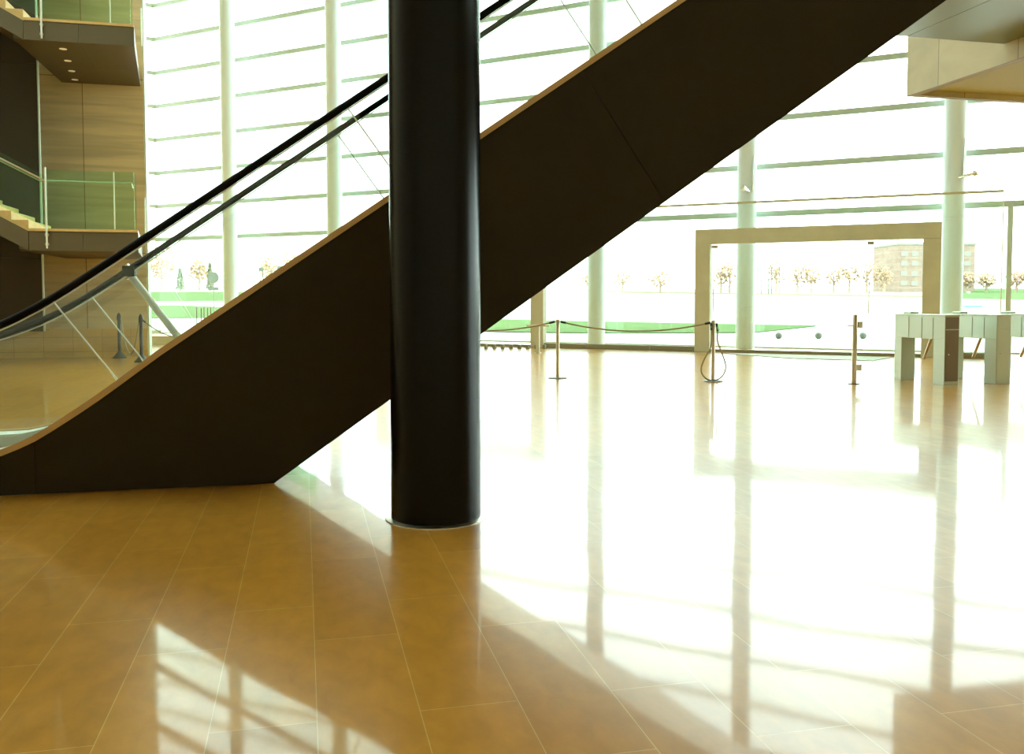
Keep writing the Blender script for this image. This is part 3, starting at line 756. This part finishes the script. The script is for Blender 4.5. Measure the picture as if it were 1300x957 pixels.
def pole_at(x, y0, y1, r, name, label, mat='pole', group=None, cat='pole'):
    X, Y = onterr(x, y1); d_ = math.hypot(X, Y); g0 = terr(d_); e = ray(x, y0); z1 = H + e[2] / e[1] * Y - g0
    o = MB().lathe([(r * 2, 0), (r * 2, .04), (r, .05), (r, z1 - .02), (r * .6, z1)], n=10).build(name, M[mat], loc=(X, Y, g0))
    tag(o, label, cat, group); return o, z1, (X, Y, g0)
for x, y0 in ((962, 338), (966.5, 339), (975.5, 338), (979.5, 338), (989, 338)):
    pole_at(x, y0, 373, .09, 'flag_pole', 'thin bare flag pole in the row beyond the road', group='flag poles beyond the road')
for i, x in enumerate((250.2, 256, 259.5, 264, 268)):
    pole_at(x, 390 + i % 2, 424, .022, 'garden_stake', 'thin brown upright stake outside the glazing by the left white column', 'stake', group='stakes beside the left white column', cat='stake')
# round road sign seen from behind
X, Y = onterr(272, 405.5); d_ = math.hypot(X, Y); g0 = terr(d_)
sg = empty('road_sign', (X, Y, g0), 0, 'round grey road sign on a thin pole outside at the left', 'road sign')
zc_ = H - (352.5 - 379) / F * Y - g0; rs = 7.3 / F * Y
MB().tube([(0, 0, 0), (0, 0, zc_ + rs * .9)], .03, n=10).build('pole', M['pole'], sg)
MB().tube([(0, -.05, zc_), (0, -.035, zc_)], rs, n=36).build('sign_disc', M['sign'], sg)
z2 = H - (366.5 - 379) / F * Y - g0
MB().box((-.30, -.06, z2 - .09), (.30, -.035, z2 + .09)).build('plate', M['sign'], sg)
for x, y, w_ in ((332, 342, 6), (356.5, 341.5, 9)):
    X, Y = onterr(x, 372); g0 = terr(math.hypot(X, Y)); zz = H - (y - 379) / F * Y - g0; hw = w_ / 2 / F * Y
    ts_ = empty('direction_sign', (X, Y, g0), 0, 'small dark green direction sign far off, ' + ('left of the two beside the escalator edge' if w_ == 6 else 'right of the two beside the escalator edge'), 'road sign')
    MB().box((-hw, -.1, zz - hw * .8), (hw, 0, zz + hw * .8)).build('panel', M['sign'], ts_)
    MB().tube([(-hw * .7, .05, 0), (-hw * .7, .05, zz)], .07, n=8).build('post', M['pole'], ts_); MB().tube([(hw * .7, .05, 0), (hw * .7, .05, zz)], .07, n=8).build('post', M['pole'], ts_)

# trees
def tree(x, ybase, ytop, wpx, label, mat='leaf_o', group=None, seed=0, conif=False, dens=1.0):
    rnd = random.Random(seed); X, Y = onterr(x, ybase); g0 = terr(math.hypot(X, Y))
    hgt = H - (ytop - 379) / F * Y - g0; wr = wpx / 2 / F * Y
    r = empty('conifer' if conif else 'autumn_tree', (X, Y, g0), 0, label, 'tree', group)
    tk = MB().tube([(0, 0, 0), (.05, 0, hgt * .35), (0, .05, hgt * .6)], [.22, .15, .06], n=8)
    for k in range(0 if conif else 6):
        an = rnd.random() * 2 * PI; b0 = hgt * (.3 + .25 * rnd.random())
        tk.tube([(0, 0, b0), (math.cos(an) * wr * .6, math.sin(an) * wr * .6, b0 + hgt * .3)], [.08, .02], n=5)
    tk.build('trunk', M['trunk'], r)
    lv = MB(); n = int(520 * dens)
    for k in range(n):
        if conif:
            f = rnd.random(); rr = wr * (1 - f) * rnd.random() ** .5 + .1; an = rnd.random() * 2 * PI
            c = Vector((rr * math.cos(an), rr * math.sin(an), hgt * (.08 + .92 * f)))
        else:
            while True:
                q = Vector((rnd.uniform(-1, 1), rnd.uniform(-1, 1), rnd.uniform(-1, 1)))
                if q.length < 1: break
            lump = 1 + .25 * math.sin(5 * q.x + seed) * math.cos(4 * q.z + seed * 2)
            c = Vector((q.x * wr * lump, q.y * wr * lump, hgt * .62 + q.z * hgt * .38 * lump))
        s_ = rnd.uniform(.14, .32); a = Vector((rnd.uniform(-1, 1), rnd.uniform(-1, 1), rnd.uniform(-1, 1))).normalized(); b = a.orthogonal().normalized()
        lv.add([c - a * s_, c - b * s_ * .6, c + a * s_, c + b * s_ * .6], [(0, 1, 2, 3)])
    lv.build('foliage', M[mat], r)
    return r
tree(205, 369, 312, 44, 'large pale orange autumn tree outside beside the timber wall', seed=1, dens=1.6)
tree(253, 369, 328, 24, 'small pale orange autumn tree left of the first white column', seed=2)
tree(229, 369, 341, 11, 'pale green bushy conifer between the two orange trees at the left', 'leaf_g', seed=3, conif=True)
tree(267, 369, 334, 9, 'slim pale green conifer above the round road sign', 'leaf_g', seed=4, conif=True)
tree(341, 369, 326, 26, 'pale orange autumn tree just right of the first white column', seed=5)
tree(371, 369, 318, 26, 'pale orange autumn tree against the escalator edge', seed=6)
for i, (x, yt, w_) in enumerate(((748, 345, 30), (790, 340, 34), (838, 343, 30), (915, 338, 20), (926, 330, 22), (985, 328, 24), (1012, 333, 26), (1030, 338, 24), (1058, 334, 30), (1078, 330, 26), (1100, 331, 26), (1122, 338, 20))):
    tree(x, 372, yt, w_, 'pale peach autumn tree in the distant row beyond the road', group='distant autumn trees beyond the road', seed=10 + i, dens=.55)
for i, (x, yt, w_) in enumerate(((1225, 344, 26), (1252, 346, 26), (1290, 342, 26), (1312, 345, 26))):
    tree(x, 371, yt, w_, 'low pale orange tree on the bank at the far right', group='trees on the bank at the far right', seed=30 + i, dens=.8)
# red building beyond
X, Y = onterr(1150, 371); g0 = terr(math.hypot(X, Y)); 
X0, X1 = (1138 - CX) / F * Y, (1236 - CX) / F * Y; hb = H - (311 - 379) / F * Y - g0
bd = empty('brick_building', (X0, Y, g0), 0, 'pale red brick building with rows of windows beyond the right of the portal', 'building')
Wb = X1 - X0
MB().box((0, 0, 0), (Wb, 9, hb)).build('wall', M['brick'], bd); MB().box((-.2, -.2, hb), (Wb + .2, 9.2, hb + .35)).build('roof', M['pane'], bd)
for r_ in range(4):
    for k in range(7):
        x0 = .5 + k * (Wb - .6) / 7; z0 = 1.0 + r_ * (hb - 1.2) / 4
        MB().box((x0, -.06, z0), (x0 + (Wb - .6) / 7 - .55, -.005, z0 + (hb - 1.2) / 4 - .75)).build('window', M['pane'], bd)
# distant railings at the left
fx0, fy0 = onterr(188, 369.5); fx1, fy1 = onterr(330, 369.5)
g0 = terr(math.hypot(fx0, fy0)); ang = math.atan2(fy1 - fy0, fx1 - fx0); L = math.hypot(fx1 - fx0, fy1 - fy0)
fn = empty('railing_fence', (fx0, fy0, g0), ang, 'long pale railing fence beyond the lawns at the left', 'fence')
MB().box((0, 0, 2.0), (L, .06, 2.08)).build('top_rail', M['pane'], fn)
fb = MB()
for k in range(int(L / .45)): fb.box((k * .45, 0, 0), (k * .45 + .05, .05, 2.0))
tag(fb.build('bars', M['pane'], fn), None, None, None, 'stuff')

# ------------------------------------------------------------------ light
w = bpy.data.worlds.new('overcast sky'); bpy.context.scene.world = w; w.use_nodes = True
nt = w.node_tree; bg = nt.nodes['Background']; bg.inputs[0].default_value = (.83, 1.0, .97, 1); bg.inputs[1].default_value = 7.3
sc = bpy.context.scene
sc.view_settings.view_transform = 'Standard'; sc.view_settings.look = 'None'; sc.view_settings.gamma = 1; sc.view_settings.use_curve_mapping = False
sc.view_settings.exposure = 0.0
sc.cycles.use_denoising = True; sc.cycles.denoising_input_passes = 'RGB_ALBEDO_NORMAL'
sc.cycles.max_bounces = 14; sc.cycles.transparent_max_bounces = 24; sc.cycles.diffuse_bounces = 5
sc.cycles.sample_clamp_indirect = 12; sc.cycles.caustics_reflective = False

# ------------------------------------------------------------------ camera
cam = bpy.data.cameras.new('camera'); co = bpy.data.objects.new('camera', cam); C.objects.link(co)
cam.sensor_width = 36; cam.lens = F / 1300 * 36; cam.clip_end = 1000; cam.clip_start = .05
cam.shift_y = -(478.5 - CY) / 1300
co.location = (0, 0, H); co.rotation_euler = (PI / 2 - TH, 0, 0)
sc.camera = co
